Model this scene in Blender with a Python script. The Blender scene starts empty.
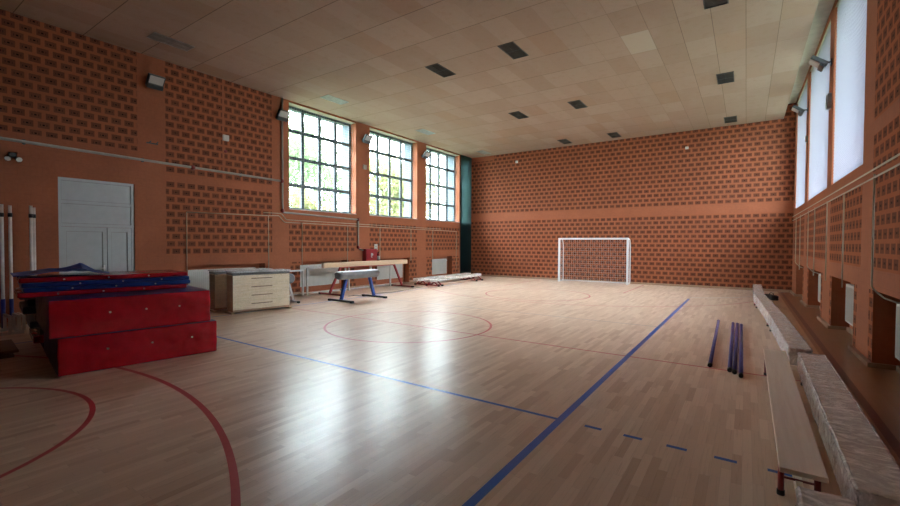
import bpy, bmesh, math, random
from mathutils import Vector, Matrix, Euler
random.seed(7)
C = bpy.context.scene.collection
PI = math.pi
XL, YF, H = -12.79, 20.77, 6.587
TH = 0.0075
RX0 = 1.6075            # the right wall's inner plane at y = 0, turned by TH

# ------------------------------------------------------------------ materials
def new_mat(name):
    m = bpy.data.materials.new(name); m.use_nodes = True
    nt = m.node_tree
    for n in list(nt.nodes): nt.nodes.remove(n)
    out = nt.nodes.new('ShaderNodeOutputMaterial')
    b = nt.nodes.new('ShaderNodeBsdfPrincipled')
    nt.links.new(b.outputs[0], out.inputs[0])
    return m, nt, b, out

class G:
    """little helper for building math graphs"""
    def __init__(s, nt): s.nt = nt
    def _in(s, sock, v):
        if isinstance(v, (int, float)): sock.default_value = v
        elif isinstance(v, (tuple, list)): sock.default_value = tuple(v)
        else: s.nt.links.new(v, sock)
    def m(s, op, a, b=None, c=None, clamp=False):
        n = s.nt.nodes.new('ShaderNodeMath'); n.operation = op; n.use_clamp = clamp
        s._in(n.inputs[0], a)
        if b is not None: s._in(n.inputs[1], b)
        if c is not None: s._in(n.inputs[2], c)
        return n.outputs[0]
    def pos(s):
        g = s.nt.nodes.new('ShaderNodeNewGeometry')
        x = s.nt.nodes.new('ShaderNodeSeparateXYZ'); s.nt.links.new(g.outputs['Position'], x.inputs[0])
        return g.outputs['Position'], x.outputs[0], x.outputs[1], x.outputs[2]
    def obj(s):
        g = s.nt.nodes.new('ShaderNodeTexCoord')
        x = s.nt.nodes.new('ShaderNodeSeparateXYZ'); s.nt.links.new(g.outputs['Object'], x.inputs[0])
        return g.outputs['Object'], x.outputs[0], x.outputs[1], x.outputs[2]
    def comb(s, x, y, z):
        n = s.nt.nodes.new('ShaderNodeCombineXYZ')
        for i, v in enumerate((x, y, z)): s._in(n.inputs[i], v)
        return n.outputs[0]
    def mix(s, f, a, b):
        n = s.nt.nodes.new('ShaderNodeMix'); n.data_type = 'RGBA'
        s._in(n.inputs[0], f)
        for i, v in ((6, a), (7, b)):
            if isinstance(v, tuple) and len(v) == 3: v = v + (1,)
            s._in(n.inputs[i], v)
        return n.outputs[2]
    def noise(s, vec, scale, detail=3, rough=.5, dist=0):
        n = s.nt.nodes.new('ShaderNodeTexNoise'); n.inputs['Scale'].default_value = scale
        n.inputs['Detail'].default_value = detail; n.inputs['Roughness'].default_value = rough
        n.inputs['Distortion'].default_value = dist
        if vec is not None: s.nt.links.new(vec, n.inputs['Vector'])
        return n.outputs[0]
    def white(s, vec):
        n = s.nt.nodes.new('ShaderNodeTexWhiteNoise'); n.noise_dimensions = '3D'
        s.nt.links.new(vec, n.inputs[0]); return n.outputs[0]
    def smooth(s, v, a, b):   # 0..1 ramp
        n = s.nt.nodes.new('ShaderNodeMapRange'); n.interpolation_type = 'SMOOTHSTEP'
        s._in(n.inputs[0], v); n.inputs[1].default_value = a; n.inputs[2].default_value = b
        return n.outputs[0]
    def rng(s, v, a, b, c, d):
        n = s.nt.nodes.new('ShaderNodeMapRange')
        s._in(n.inputs[0], v)
        for i, q in enumerate((a, b, c, d)): n.inputs[i+1].default_value = q
        return n.outputs[0]
    def bump(s, h, strength, dist, bsdf):
        n = s.nt.nodes.new('ShaderNodeBump'); n.inputs['Strength'].default_value = strength
        n.inputs['Distance'].default_value = dist
        s.nt.links.new(h, n.inputs['Height']); s.nt.links.new(n.outputs[0], bsdf.inputs['Normal'])

def simple(name, col, rough=.5, metal=0, var=.12, scale=6, bump=0, bscale=30, coat=0, spec=.5):
    m, nt, b, out = new_mat(name); g = G(nt)
    p = g.obj()[0]
    n = g.noise(p, scale, 4)
    f = g.rng(n, .3, .7, 1-var, 1+var)
    vm = nt.nodes.new('ShaderNodeVectorMath'); vm.operation = 'SCALE'
    vm.inputs[0].default_value = col; nt.links.new(f, vm.inputs['Scale'])
    nt.links.new(vm.outputs[0], b.inputs['Base Color'])
    b.inputs['Roughness'].default_value = rough; b.inputs['Metallic'].default_value = metal
    b.inputs['Coat Weight'].default_value = coat; b.inputs['Specular IOR Level'].default_value = spec
    if bump: g.bump(g.noise(p, bscale, 3), bump, .01, b)
    return m

ORANGE = (.33, .108, .052)
def wall_plain():
    m, nt, b, out = new_mat('orange_painted_block'); g = G(nt)
    P, x, y, z = g.pos()
    n = g.noise(P, 1.2, 5); n2 = g.noise(P, 14, 3)
    f = g.m('MULTIPLY', g.rng(n, .3, .7, .9, 1.08), g.rng(n2, .3, .7, .95, 1.05))
    # faint block courses
    row = g.m('FLOOR', g.m('DIVIDE', z, .2)); fz = g.m('FRACT', g.m('DIVIDE', z, .2))
    s = g.m('ADD', x, y)
    fx = g.m('FRACT', g.m('ADD', g.m('DIVIDE', s, .4), g.m('MULTIPLY', g.m('MODULO', row, 2), .5)))
    j = g.m('MAXIMUM', g.m('LESS_THAN', fz, .035), g.m('LESS_THAN', fx, .018))
    f = g.m('MULTIPLY', f, g.m('SUBTRACT', 1, g.m('MULTIPLY', j, .10)))
    vm = nt.nodes.new('ShaderNodeVectorMath'); vm.operation = 'SCALE'
    vm.inputs[0].default_value = ORANGE; nt.links.new(f, vm.inputs['Scale'])
    nt.links.new(vm.outputs[0], b.inputs['Base Color'])
    b.inputs['Roughness'].default_value = .7
    b.inputs['Specular IOR Level'].default_value = .2
    return m

def wall_perf(name, axis):
    m, nt, b, out = new_mat(name); g = G(nt)
    P, x, y, z = g.pos()
    s = {'x': x, 'y': y}[axis]
    PX, PZ = .266, .2
    zz = g.m('DIVIDE', g.m('SUBTRACT', z, .04), PZ)
    row = g.m('FLOOR', zz); fz = g.m('FRACT', zz)
    xx = g.m('ADD', g.m('DIVIDE', g.m('ADD', s, 40), PX), g.m('MULTIPLY', g.m('MODULO', g.m('ADD', row, 100), 2), .5))
    fx = g.m('FRACT', xx); col = g.m('FLOOR', xx)
    dx = g.m('ABSOLUTE', g.m('SUBTRACT', fx, .5)); dz = g.m('ABSOLUTE', g.m('SUBTRACT', fz, .5))
    mk = g.m('MULTIPLY', g.smooth(dx, .385, .35), g.smooth(dz, .36, .32))
    # three slots pierced through every block: a long one in the middle, two small at its sides
    h1 = g.m('MULTIPLY', g.smooth(dx, .085, .06), g.smooth(dz, .085, .06))
    dx2 = g.m('ABSOLUTE', g.m('SUBTRACT', dx, .2))
    h2 = g.m('MULTIPLY', g.smooth(dx2, .045, .025), g.smooth(dz, .12, .09))
    rnd = g.white(g.comb(col, row, 0))
    n = g.noise(P, 1.0, 4)
    base = g.mix(g.rng(n, .3, .7, 0, 1), tuple(c*.93 for c in ORANGE), tuple(c*1.08 for c in ORANGE))
    dark = g.mix(rnd, (.145, .050, .029), (.18, .064, .036))
    c = g.mix(mk, base, dark)
    c = g.mix(h1, c, (.018, .01, .008))
    c = g.mix(g.m('MULTIPLY', h2, .55), c, (.03, .016, .012))
    nt.links.new(c, b.inputs['Base Color'])
    b.inputs['Roughness'].default_value = .85
    b.inputs['Specular IOR Level'].default_value = .08
    g.bump(g.m('SUBTRACT', 1, g.m('ADD', g.m('MULTIPLY', mk, .6), g.m('MULTIPLY', h1, .6))), .35, .012, b)
    return m

def floor_mat():
    m, nt, b, out = new_mat('lacquered_maple_parquet'); g = G(nt)
    P, x, y, z = g.pos()
    W = .0686
    xr = g.m('DIVIDE', x, W); row = g.m('FLOOR', xr); fx = g.m('FRACT', xr)
    ro = g.white(g.comb(row, 3.3, 0))
    yy = g.m('ADD', g.m('DIVIDE', y, .58), g.m('MULTIPLY', ro, 7.0))
    yy = g.m('ADD', yy, g.m('MULTIPLY', g.noise(g.comb(g.m('MULTIPLY', row, 5.1), g.m('MULTIPLY', y, .9), 0), 1, 0), 1.2))
    cell = g.m('FLOOR', yy); fy = g.m('FRACT', yy)
    r1 = g.white(g.comb(row, cell, 1)); r2 = g.white(g.comb(row, cell, 9))
    grain = g.noise(g.comb(g.m('MULTIPLY', x, 60), g.m('ADD', g.m('MULTIPLY', y, 2.2), g.m('MULTIPLY', r1, 40)), row), 1, 5, .6, .6)
    big = g.noise(P, .45, 3)
    light = (.78, .60, .465); mid = (.67, .485, .36); dark = (.54, .345, .235)
    c = g.mix(g.rng(r1, 0, .75, 0, 1), light, mid)
    c = g.mix(g.m('MULTIPLY', g.smooth(r2, .70, .95), .7), c, dark)
    c = g.mix(g.m('MULTIPLY', g.smooth(grain, .52, .75), .38), c, (.33, .18, .10))
    c = g.mix(g.m('MULTIPLY', g.smooth(big, .5, .75), .16), c, (.45, .27, .17))
    seam = g.m('MAXIMUM', g.m('LESS_THAN', fx, .02), g.m('LESS_THAN', fy, .004))
    c = g.mix(g.m('MULTIPLY', seam, .35), c, (.2, .11, .06))
    # the strip beyond the side line is mixed towards a darker brown
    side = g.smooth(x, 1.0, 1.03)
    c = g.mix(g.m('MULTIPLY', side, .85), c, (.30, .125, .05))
    # court markings
    def vline(a, w, y0, y1):
        k = g.m('LESS_THAN', g.m('ABSOLUTE', g.m('SUBTRACT', x, a)), w/2)
        return g.m('MULTIPLY', k, g.m('LESS_THAN', g.m('ABSOLUTE', g.m('SUBTRACT', y, (y0+y1)/2)), (y1-y0)/2))
    def hline(a, w, x0, x1):
        k = g.m('LESS_THAN', g.m('ABSOLUTE', g.m('SUBTRACT', y, a)), w/2)
        return g.m('MULTIPLY', k, g.m('LESS_THAN', g.m('ABSOLUTE', g.m('SUBTRACT', x, (x0+x1)/2)), (x1-x0)/2))
    def ring(cx, cy, r, w=.05, ymin=None, ymax=None):
        d = g.m('SQRT', g.m('ADD', g.m('POWER', g.m('SUBTRACT', x, cx), 2), g.m('POWER', g.m('SUBTRACT', y, cy), 2)))
        k = g.m('LESS_THAN', g.m('ABSOLUTE', g.m('SUBTRACT', d, r)), w/2)
        if ymin is not None: k = g.m('MULTIPLY', k, g.m('GREATER_THAN', y, ymin))
        if ymax is not None: k = g.m('MULTIPLY', k, g.m('LESS_THAN', y, ymax))
        return k
    def union(l):
        r = l[0]
        for q in l[1:]: r = g.m('MAXIMUM', r, q)
        return r
    CX = -6.12
    red = [hline(7.26, .045, -12.4, .62), ring(CX, 7.35, 1.8),
           ring(-6.22, -.12, 1.81, ymin=-2.5), ring(CX, 14.4, 1.8, ymax=16.6),
           ring(-6.23, -4.53, 6.985, .06, ymin=-5.8), ring(CX, 19.0, 6.75, .045, ymax=20.5),
           vline(CX-2.43, .05, 16.6, 20.5), vline(CX+2.43, .05, 16.6, 20.5),
           vline(CX-2.43, .05, -5.8, 0), vline(CX+2.43, .05, -5.8, 0)]
    c = g.mix(g.m('MULTIPLY', union(red), .95), c, (.50, .008, .025))
    c = g.mix(g.m('MULTIPLY', vline(1.13, .085, -6, 20.7), .9), c, (.13, .02, .018))
    blue = [vline(-1.53, .075, -1.7, 16.2), hline(4.225, .05, -10.5, -1.55),
            hline(-1.7, .05, -10.5, -1.5), vline(-10.5, .05, -1.7, 16.3)]
    for k in range(5): blue.append(hline(4.225, .05, -1.28+.362*k, -1.12+.362*k))
    c = g.mix(g.m('MULTIPLY', union(blue), 1.0), c, (.0, .10, .50))
    c = g.mix(g.m('MULTIPLY', hline(10.25, .045, -10.5, -1.55), .55), c, (.11, .11, .22))
    c = g.mix(g.m('MULTIPLY', ring(-6.12, 20.3, 7.0, .045, ymin=12, ymax=20.2), 0), c, (1, 1, 1))
    c = g.mix(g.m('MULTIPLY', hline(16.33, .045, -10.5, -1.55), .35), c, (.2, .2, .3))
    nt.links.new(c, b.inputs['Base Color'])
    rn = g.noise(P, 2.3, 4)
    ro = g.rng(rn, .3, .7, .277, .295)
    nt.links.new(ro, b.inputs['Roughness'])
    b.inputs['Specular IOR Level'].default_value = .45
    return m

def ceiling_mat():
    m, nt, b, out = new_mat('wood_wool_ceiling_panels'); g = G(nt)
    P, x, y, z = g.pos()
    xx = g.m('DIVIDE', g.m('ADD', x, .08), .6); yy = g.m('DIVIDE', g.m('SUBTRACT', y, 2.37), 1.166)
    cx, cy = g.m('FLOOR', xx), g.m('FLOOR', yy); fx, fy = g.m('FRACT', xx), g.m('FRACT', yy)
    r = g.white(g.comb(cx, cy, 0)); r2 = g.white(g.comb(cx, cy, 5))
    n = g.noise(P, 5, 5, .65); n2 = g.noise(P, 70, 3); n3 = g.noise(g.comb(g.m('MULTIPLY', x, 3), y, 0), .8, 3)
    c = g.mix(r, (.365, .268, .218), (.415, .32, .268))
    c = g.mix(g.m('MULTIPLY', g.smooth(r2, .78, 1), .4), c, (.36, .225, .155))
    c = g.mix(g.m('MULTIPLY', g.smooth(n, .5, .72), .3), c, (.30, .20, .145))
    c = g.mix(g.m('MULTIPLY', g.smooth(n2, .45, .7), .16), c, (.2, .14, .105))
    c = g.mix(g.m('MULTIPLY', g.smooth(n3, .5, .8), .25), c, (.42, .36, .31))
    pale = g.m('MULTIPLY', g.m('COMPARE', cx, -4, .5), g.m('COMPARE', cy, 7, .5))
    c = g.mix(g.m('MULTIPLY', pale, .7), c, (.47, .42, .37))
    ex = g.m('MINIMUM', fx, g.m('SUBTRACT', 1, fx)); ey = g.m('MINIMUM', fy, g.m('SUBTRACT', 1, fy))
    s1 = g.m('MULTIPLY', g.m('LESS_THAN', ex, .011), g.rng(g.smooth(x, -4, -.5), 0, 1, .07, .6))
    s2 = g.m('MULTIPLY', g.m('LESS_THAN', ey, .0075), g.rng(g.smooth(x, -5, -.5), 0, 1, .75, .15))
    c = g.mix(g.m('MAXIMUM', s1, s2), c, (.10, .07, .05))
    nt.links.new(c, b.inputs['Base Color']); b.inputs['Roughness'].default_value = .85
    b.inputs['Specular IOR Level'].default_value = .2
    return m

def wood(name, a, bcol, rough=.45, axis=1, sc=1.0, spec=.4):
    m, nt, b, out = new_mat(name); g = G(nt)
    P, x, y, z = g.obj()
    k = [30*sc, 30*sc, 30*sc]; k[axis] = 1.6*sc
    n = g.noise(g.comb(g.m('MULTIPLY', x, k[0]), g.m('MULTIPLY', y, k[1]), g.m('MULTIPLY', z, k[2])), 1, 5, .6, .8)
    c = g.mix(g.smooth(n, .3, .72), a, bcol)
    nt.links.new(c, b.inputs['Base Color']); b.inputs['Roughness'].default_value = rough
    b.inputs['Specular IOR Level'].default_value = spec
    return m

def vinyl(name, col, rough=.28, bs=.45, scl=1.5, dd=.10):
    m, nt, b, out = new_mat(name); g = G(nt)
    P, x, y, z = g.obj()
    n = g.noise(g.comb(x, g.m('ADD', g.m('MULTIPLY', y, .9), g.m('MULTIPLY', z, -.8)), g.m('ADD', g.m('MULTIPLY', z, 3.6), g.m('MULTIPLY', y, -1.1))), scl, 1.2, .45, .6); n2 = g.noise(P, 9, 3)
    if not scl: n = g.noise(g.comb(g.m('MULTIPLY', x, 2), g.m('MULTIPLY', y, 2.2), g.m("MULTIPLY", z, 3.4)), 1.0, 1.0, .4, .5)
    c = g.mix(g.smooth(n2, .3, .7), tuple(q*.9 for q in col), tuple(q*1.08 for q in col))
    nt.links.new(c, b.inputs['Base Color']); b.inputs['Roughness'].default_value = rough
    g.bump(n, bs, dd, b)
    return m

def film_mat(name, density=.5, tint=(.80, .80, .82)):
    m, nt, b, out = new_mat(name); g = G(nt)
    P, x, y, z = g.obj()
    n = g.noise(g.comb(g.m('MULTIPLY', x, 2.5), g.m('MULTIPLY', y, 4.5), g.m('MULTIPLY', z, 3)), 1.8, 6, .72, 2.2)
    w = g.smooth(n, .40, .70)
    b.inputs['Base Color'].default_value = (*tint, 1); b.inputs['Roughness'].default_value = .22
    b.inputs['Specular IOR Level'].default_value = .7
    g.bump(n, .5, .03, b)
    t = nt.nodes.new('ShaderNodeBsdfTransparent'); mx = nt.nodes.new('ShaderNodeMixShader')
    f = g.m('ADD', g.m('MULTIPLY', w, density*.7), density*.62)
    nt.links.new(f, mx.inputs[0]); nt.links.new(t.outputs[0], mx.inputs[1]); nt.links.new(b.outputs[0], mx.inputs[2])
    nt.links.new(mx.outputs[0], out.inputs[0])
    return m

def glass_mat():
    m, nt, b, out = new_mat('window_glass')
    nt.nodes.remove(b)
    t = nt.nodes.new('ShaderNodeBsdfTransparent'); t.inputs[0].default_value = (.93, .96, .96, 1)
    gl = nt.nodes.new('ShaderNodeBsdfGlossy'); gl.inputs['Roughness'].default_value = .02
    mx = nt.nodes.new('ShaderNodeMixShader'); mx.inputs[0].default_value = .06
    nt.links.new(t.outputs[0], mx.inputs[1]); nt.links.new(gl.outputs[0], mx.inputs[2]); nt.links.new(mx.outputs[0], out.inputs[0])
    return m

def net_mat(name, col):
    m, nt, b, out = new_mat(name)
    nt.nodes.remove(b)
    d = nt.nodes.new('ShaderNodeBsdfDiffuse'); d.inputs[0].default_value = (*col, 1)
    t = nt.nodes.new('ShaderNodeBsdfTranslucent'); t.inputs[0].default_value = (*col, 1)
    mx = nt.nodes.new('ShaderNodeMixShader'); mx.inputs[0].default_value = .5
    nt.links.new(d.outputs[0], mx.inputs[1]); nt.links.new(t.outputs[0], mx.inputs[2]); nt.links.new(mx.outputs[0], out.inputs[0])
    return m

def leaf_mat(name, a, bcol):
    m, nt, b, out = new_mat(name); g = G(nt)
    nt.nodes.remove(b)
    P = g.pos()[0]
    c = g.mix(g.noise(P, 1.5, 3), a, bcol)
    d = nt.nodes.new('ShaderNodeBsdfDiffuse'); t = nt.nodes.new('ShaderNodeBsdfTranslucent')
    nt.links.new(c, d.inputs[0]); nt.links.new(c, t.inputs[0])
    mx = nt.nodes.new('ShaderNodeMixShader'); mx.inputs[0].default_value = .5
    nt.links.new(d.outputs[0], mx.inputs[1]); nt.links.new(t.outputs[0], mx.inputs[2]); nt.links.new(mx.outputs[0], out.inputs[0])
    return m

def curtain_mat():
    m, nt, b, out = new_mat('dark_teal_curtain')
    b.inputs['Base Color'].default_value = (.006, .014, .014, 1); b.inputs['Roughness'].default_value = .8; b.inputs['Specular IOR Level'].default_value = .1
    t = nt.nodes.new('ShaderNodeBsdfTranslucent'); t.inputs[0].default_value = (.33, .46, .46, 1)
    mx = nt.nodes.new('ShaderNodeMixShader'); mx.inputs[0].default_value = .45
    nt.links.new(b.outputs[0], mx.inputs[1]); nt.links.new(t.outputs[0], mx.inputs[2]); nt.links.new(mx.outputs[0], out.inputs[0])
    return m
M = dict(
    plain=wall_plain(), perfx=wall_perf('pierced_block_x', 'x'), perfy=wall_perf('pierced_block_y', 'y'),
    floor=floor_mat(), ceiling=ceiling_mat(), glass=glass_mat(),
    cream=simple('cream_plaster', (.45, .42, .36), .8),
    outer=simple('pale_blue_render', (.085, .12, .145), .8, var=.03),
    frame=simple('grey_green_window_frame', (.035, .055, .06), .45),
    white=simple('white_paint', (.5, .5, .49), .45, var=.04),
    doorw=simple('white_door_lacquer', (.40, .41, .405), .4, var=.04),
    radiator=simple('radiator_enamel', (.50, .49, .45), .4, var=.03),
    base=simple('beige_skirting', (.36, .24, .16), .5),
    black=simple('black_rubber', (.012, .012, .013), .5),
    darkgrey=simple('dark_grey_metal', (.045, .05, .052), .45),
    grille=simple('louvre_grey', (.085, .08, .075), .9, spec=.1),
    grille_sheen=simple('louvre_grey_window_sheen', (.42, .44, .45), .35, .6),  # paler copy of the louvre grey, window reflection put into the colour
    pipe=simple('galvanised_pipe', (.30, .29, .26), .4, .3),
    creampipe=simple('cream_heating_pipe', (.42, .35, .26), .45),
    redc=simple('red_fitting', (.20, .02, .02), .45),
    redp=simple('red_enamel', (.30, .015, .022), .35),
    bluep=simple('blue_enamel', (.02, .07, .34), .35),
    steelw=simple('white_tube', (.55, .55, .53), .35),
    alu=simple('aluminium_pole', (.74, .71, .66), .4, .2),
    lampglass=simple('lamp_glass', (.42, .42, .42), .25, var=.03),
    leather=simple('grey_leather', (.15, .155, .16), .4, bump=.2, bscale=60),
    leathertop=simple('grey_leather_top', (.5, .52, .53), .35),
    redv=vinyl('red_vinyl', (.46, .010, .022), .15, 1.0), bluev=vinyl('navy_vinyl', (.012, .022, .13), .3),
    blueb=vinyl('blue_vinyl', (.008, .045, .24), .3), navyd=vinyl('dark_navy_vinyl', (.012, .016, .045), .4),
    cloth=simple('blue_sheet', (.01, .035, .22), .5, bump=.2),
    redcrash=vinyl('red_crash_mat_vinyl', (.46, .010, .022), .17, 1.0, 0, .11),
    purple=simple('purple_blue_foam', (.085, .055, .24), .5, var=.05),
    ply=wood('pale_plywood', (.80, .66, .46), (.70, .55, .36), .4),
    plyside=wood('brown_plywood', (.36, .22, .13), (.28, .16, .09), .5, axis=0),
    pine=wood('pine_seat', (.85, .72, .58), (.78, .64, .50), .4),
    beamw=wood('beam_wood', (.66, .50, .34), (.60, .42, .27), .4),
    brownw=wood('brown_wood', (.24, .15, .09), (.17, .10, .06), .5),
    film=film_mat('stretch_film', .66, (.97, .94, .93)), filmlight=film_mat('stretch_film_thin', .14, (.95, .95, .95)),
    curtain=curtain_mat(),
    netl=net_mat('white_net_cord', (.35, .35, .35)), netg=net_mat('goal_net_cord', (.75, .75, .75)), netr=net_mat('white_net_cord_thick', (.36, .355, .40)),
    grass=simple('outside_ground', (.10, .13, .06), .9),
    bark=simple('bark', (.12, .09, .07), .9), leafa=leaf_mat('green_leaves', (.07, .12, .065), (.14, .19, .09)),
    leafb=leaf_mat('yellow_green_leaves', (.15, .18, .075), (.23, .23, .11)),
    dirt=simple('dark_bag', (.02, .02, .022), .6),
    goalw=simple('goal_white', (.70, .70, .70), .35, var=.02),
)

# ------------------------------------------------------------------ mesh helpers
def newbm(): return bmesh.new()
def box(bm, x0, x1, y0, y1, z0, z1, mi=0):
    vs = [bm.verts.new((x, y, z)) for x in (x0, x1) for y in (y0, y1) for z in (z0, z1)]
    fs = []
    for idx in ((0,1,3,2),(4,6,7,5),(0,4,5,1),(2,3,7,6),(0,2,6,4),(1,5,7,3)):
        f = bm.faces.new([vs[i] for i in idx]); f.material_index = mi; fs.append(f)
    return vs
def bar(bm, a, b, w, h, mi=0, up=(0,0,1)):
    """rectangular bar from a to b"""
    a, b = Vector(a), Vector(b); d = (b-a).normalized(); u = Vector(up)
    if abs(d.dot(u)) > .98: u = Vector((1,0,0))
    s = d.cross(u).normalized(); t = s.cross(d).normalized()
    vs = [bm.verts.new(p + s*i*w/2 + t*j*h/2) for p in (a, b) for i, j in ((-1,-1),(1,-1),(1,1),(-1,1))]
    for idx in ((3,2,1,0),(4,5,6,7),(0,1,5,4),(1,2,6,5),(2,3,7,6),(3,0,4,7)):
        f = bm.faces.new([vs[i] for i in idx]); f.material_index = mi
    return vs
def tube(bm, pts, r, n=10, mi=0, caps=True, rads=None):
    pts = [Vector(p) for p in pts]; rings = []
    for i, p in enumerate(pts):
        if i == 0: d = pts[1]-pts[0]
        elif i == len(pts)-1: d = pts[-1]-pts[-2]
        else: d = (pts[i+1]-p).normalized() + (p-pts[i-1]).normalized()
        d.normalize()
        u = Vector((0,0,1)) if abs(d.z) < .9 else Vector((0,1,0))
        if i > 0:
            u = prev - d*prev.dot(d)
            if u.length < 1e-4: u = Vector((1,0,0))
            u.normalize(); s = u
        else:
            s = d.cross(u).normalized()
        prev = s; t = d.cross(s)
        rr = rads[i] if rads else r
        rings.append([bm.verts.new(p + (s*math.cos(a)+t*math.sin(a))*rr) for a in [2*PI*k/n for k in range(n)]])
    for A, B in zip(rings, rings[1:]):
        for k in range(n):
            f = bm.faces.new((A[k], A[(k+1)%n], B[(k+1)%n], B[k])); f.smooth = True; f.material_index = mi
    if caps:
        for R_ in (rings[0][::-1], rings[-1]): bm.faces.new(R_).material_index = mi
def rounded(pts, r, k=4):
    """round the inner corners of a polyline"""
    pts = [Vector(p) for p in pts]; out = [pts[0]]
    for a, b, c in zip(pts, pts[1:], pts[2:]):
        d1 = (a-b); d2 = (c-b); rr = min(r, d1.length*.45, d2.length*.45)
        p, q = b+d1.normalized()*rr, b+d2.normalized()*rr
        for i in range(k+1):
            t = i/k; out.append(p*(1-t)**2 + b*2*t*(1-t) + q*t*t)
    out.append(pts[-1]); return out
def bevel(bm, w, seg=2):
    bmesh.ops.bevel(bm, geom=list(bm.edges)+list(bm.verts), offset=w, segments=seg, affect='EDGES', profile=.5)
def soft_box(sx, sy, sz, bev, cuts=6, amp=.0, mi_fn=None, seed=0, freq=2.0):
    """box standing on z=0 centred in x,y, bevelled, subdivided and slightly uneven"""
    bm = newbm(); box(bm, -sx/2, sx/2, -sy/2, sy/2, 0, sz)
    if cuts: bmesh.ops.subdivide_edges(bm, edges=bm.edges[:], cuts=cuts, use_grid_fill=True)
    from mathutils import noise
    bmesh.ops.recalc_face_normals(bm, faces=bm.faces)
    bm.normal_update()
    sharp = [e for e in bm.edges if len(e.link_faces) == 2 and e.calc_face_angle(0) > 1]
    bmesh.ops.bevel(bm, geom=sharp, offset=bev, segments=2, affect='EDGES', profile=.5)
    if amp:
        bm.normal_update()
        for v in bm.verts:
            if v.co.z < .004: continue
            q = noise.noise(Vector((v.co.x*freq+seed*7.1, v.co.y*freq, v.co.z*freq*1.7)))
            d_ = v.normal*q*amp; d_.z *= .25; v.co += d_
            if v.co.z < .002: v.co.z = .002
    bm.normal_update()
    for f in bm.faces:
        f.smooth = True
        if mi_fn: f.material_index = mi_fn(f)
    return bm
def mk(name, bm, mats, parent=None, smooth=False):
    me = bpy.data.meshes.new(name); bmesh.ops.recalc_face_normals(bm, faces=bm.faces)
    bm.to_mesh(me); bm.free()
    if not isinstance(mats, (list, tuple)): mats = [mats]
    for q in mats: me.materials.append(q)
    if smooth:
        for p in me.polygons: p.use_smooth = True
    o = bpy.data.objects.new(name, me); C.objects.link(o)
    if parent: o.parent = parent
    return o
def tag(o, label, cat, group=None):
    o['label'] = label; o['category'] = cat
    if group: o['group'] = group
    return o
def thing(name, label, cat, loc=(0,0,0), rz=0, group=None):
    o = bpy.data.objects.new(name, None); C.objects.link(o); o.empty_display_size = .2
    o.location = loc; o.rotation_euler = (0,0,rz)
    return tag(o, label, cat, group)
def struct(name, bm, mats, parent=None):
    o = mk(name, bm, mats, parent); o['kind'] = 'structure'; return o
def onright(o):
    """stand a thing written in right-wall coordinates (x = out of the room, y along) at the right wall"""
    v = Vector(o.location); R_ = Matrix.Rotation(TH, 4, 'Z')
    o.location = Vector((RX0, 0, 0)) + R_ @ v
    o.rotation_euler = (o.rotation_euler[0], o.rotation_euler[1], o.rotation_euler[2]+TH)
    return o
def dup(root, loc, rz, label, group=None):
    r = root.copy(); C.objects.link(r); r.location = loc; r.rotation_euler = (0,0,rz); r['label'] = label
    if group: r['group'] = group
    def kids(o, c):
        for ch in list(o.children):
            d = ch.copy(); C.objects.link(d); d.parent = c; kids(ch, d)
    kids(root, r)
    return r

# ------------------------------------------------------------------ room shell
def relief(sb, zb, cell, mp, name, mats):
    """wall as a relief: cell(s,z) -> (depth, material, open?)"""
    bm = newbm()
    sb = sorted(set(sb)); zb = sorted(set(zb)); ns, nz = len(sb)-1, len(zb)-1
    cc = [[cell((sb[i]+sb[i+1])/2, (zb[j]+zb[j+1])/2) for j in range(nz)] for i in range(ns)]
    def q(pts, mi):
        f = bm.faces.new([bm.verts.new(mp(*p)) for p in pts]); f.material_index = mi
    for i in range(ns):
        for j in range(nz):
            d, mi, op = cc[i][j]; s0, s1, z0, z1 = sb[i], sb[i+1], zb[j], zb[j+1]
            if not op: q([(s0,z0,d),(s1,z0,d),(s1,z1,d),(s0,z1,d)], mi)
            for (a, b, ed) in ((i+1, j, 's'), (i, j+1, 'z')):
                if a >= ns or b >= nz: continue
                d2, mi2, op2 = cc[a][b]
                if abs(d-d2) < 1e-6: continue
                lo, hi = min(d, d2), max(d, d2)
                segs = [(lo, hi, 0)]
                if hi > .5: segs = [(lo, .36, 0 if ed == 's' or z1 < 4 else 2), (.36, hi, 3)]
                for a0, a1, m_ in segs:
                    if ed == 's': q([(s1,z0,a0),(s1,z0,a1),(s1,z1,a1),(s1,z1,a0)], m_)
                    else: q([(s0,z1,a0),(s1,z1,a0),(s1,z1,a1),(s0,z1,a1)], m_)
    return struct(name, bm, mats)

# left wall --------------------------------------------------------
LW = [(9.01, 12.05), (12.80, 15.90), (16.59, 19.54)]     # windows
LN = [(5.78, 8.11), (9.44, 11.58), (13.24, 15.33), (17.1, 18.87)]   # radiator niches
ZS, ZT = 2.92, 6.52
DOOR = (3.05, 4.52, 3.25)
def cell_left(s, z):
    for a, b in LW:
        if a < s < b and ZS < z < ZT: return (.80, 0, True)
    if 19.72 < s < 20.6 and ZS < z < ZT: return (.80, 0, True)
    for a, b in LN:
        if a < s < b and z < 1.13: return (.32, 0, False)
    if DOOR[0] < s < DOOR[1] and z < DOOR[2]: return (.12, 0, False)
    p = 0
    if s < 4.6: p = 1 if z > 4.10 and s > -5 else 0
    elif 5.24 < s < 8.37:
        p = 1 if (1.43 < z < 3.42 or z > 3.63) else 0
        if 6.76 < s < 6.82 and z > 3.63: p = 0
    else:
        for k, (a, b) in enumerate(LW):
            if a < s < b:
                if 1.43 < z < (2.45 if k == 0 else 2.65): p = 1
                if z < 1.13 and a+.05 < s < b-.02: p = 1
    return (0, p, False)
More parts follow.
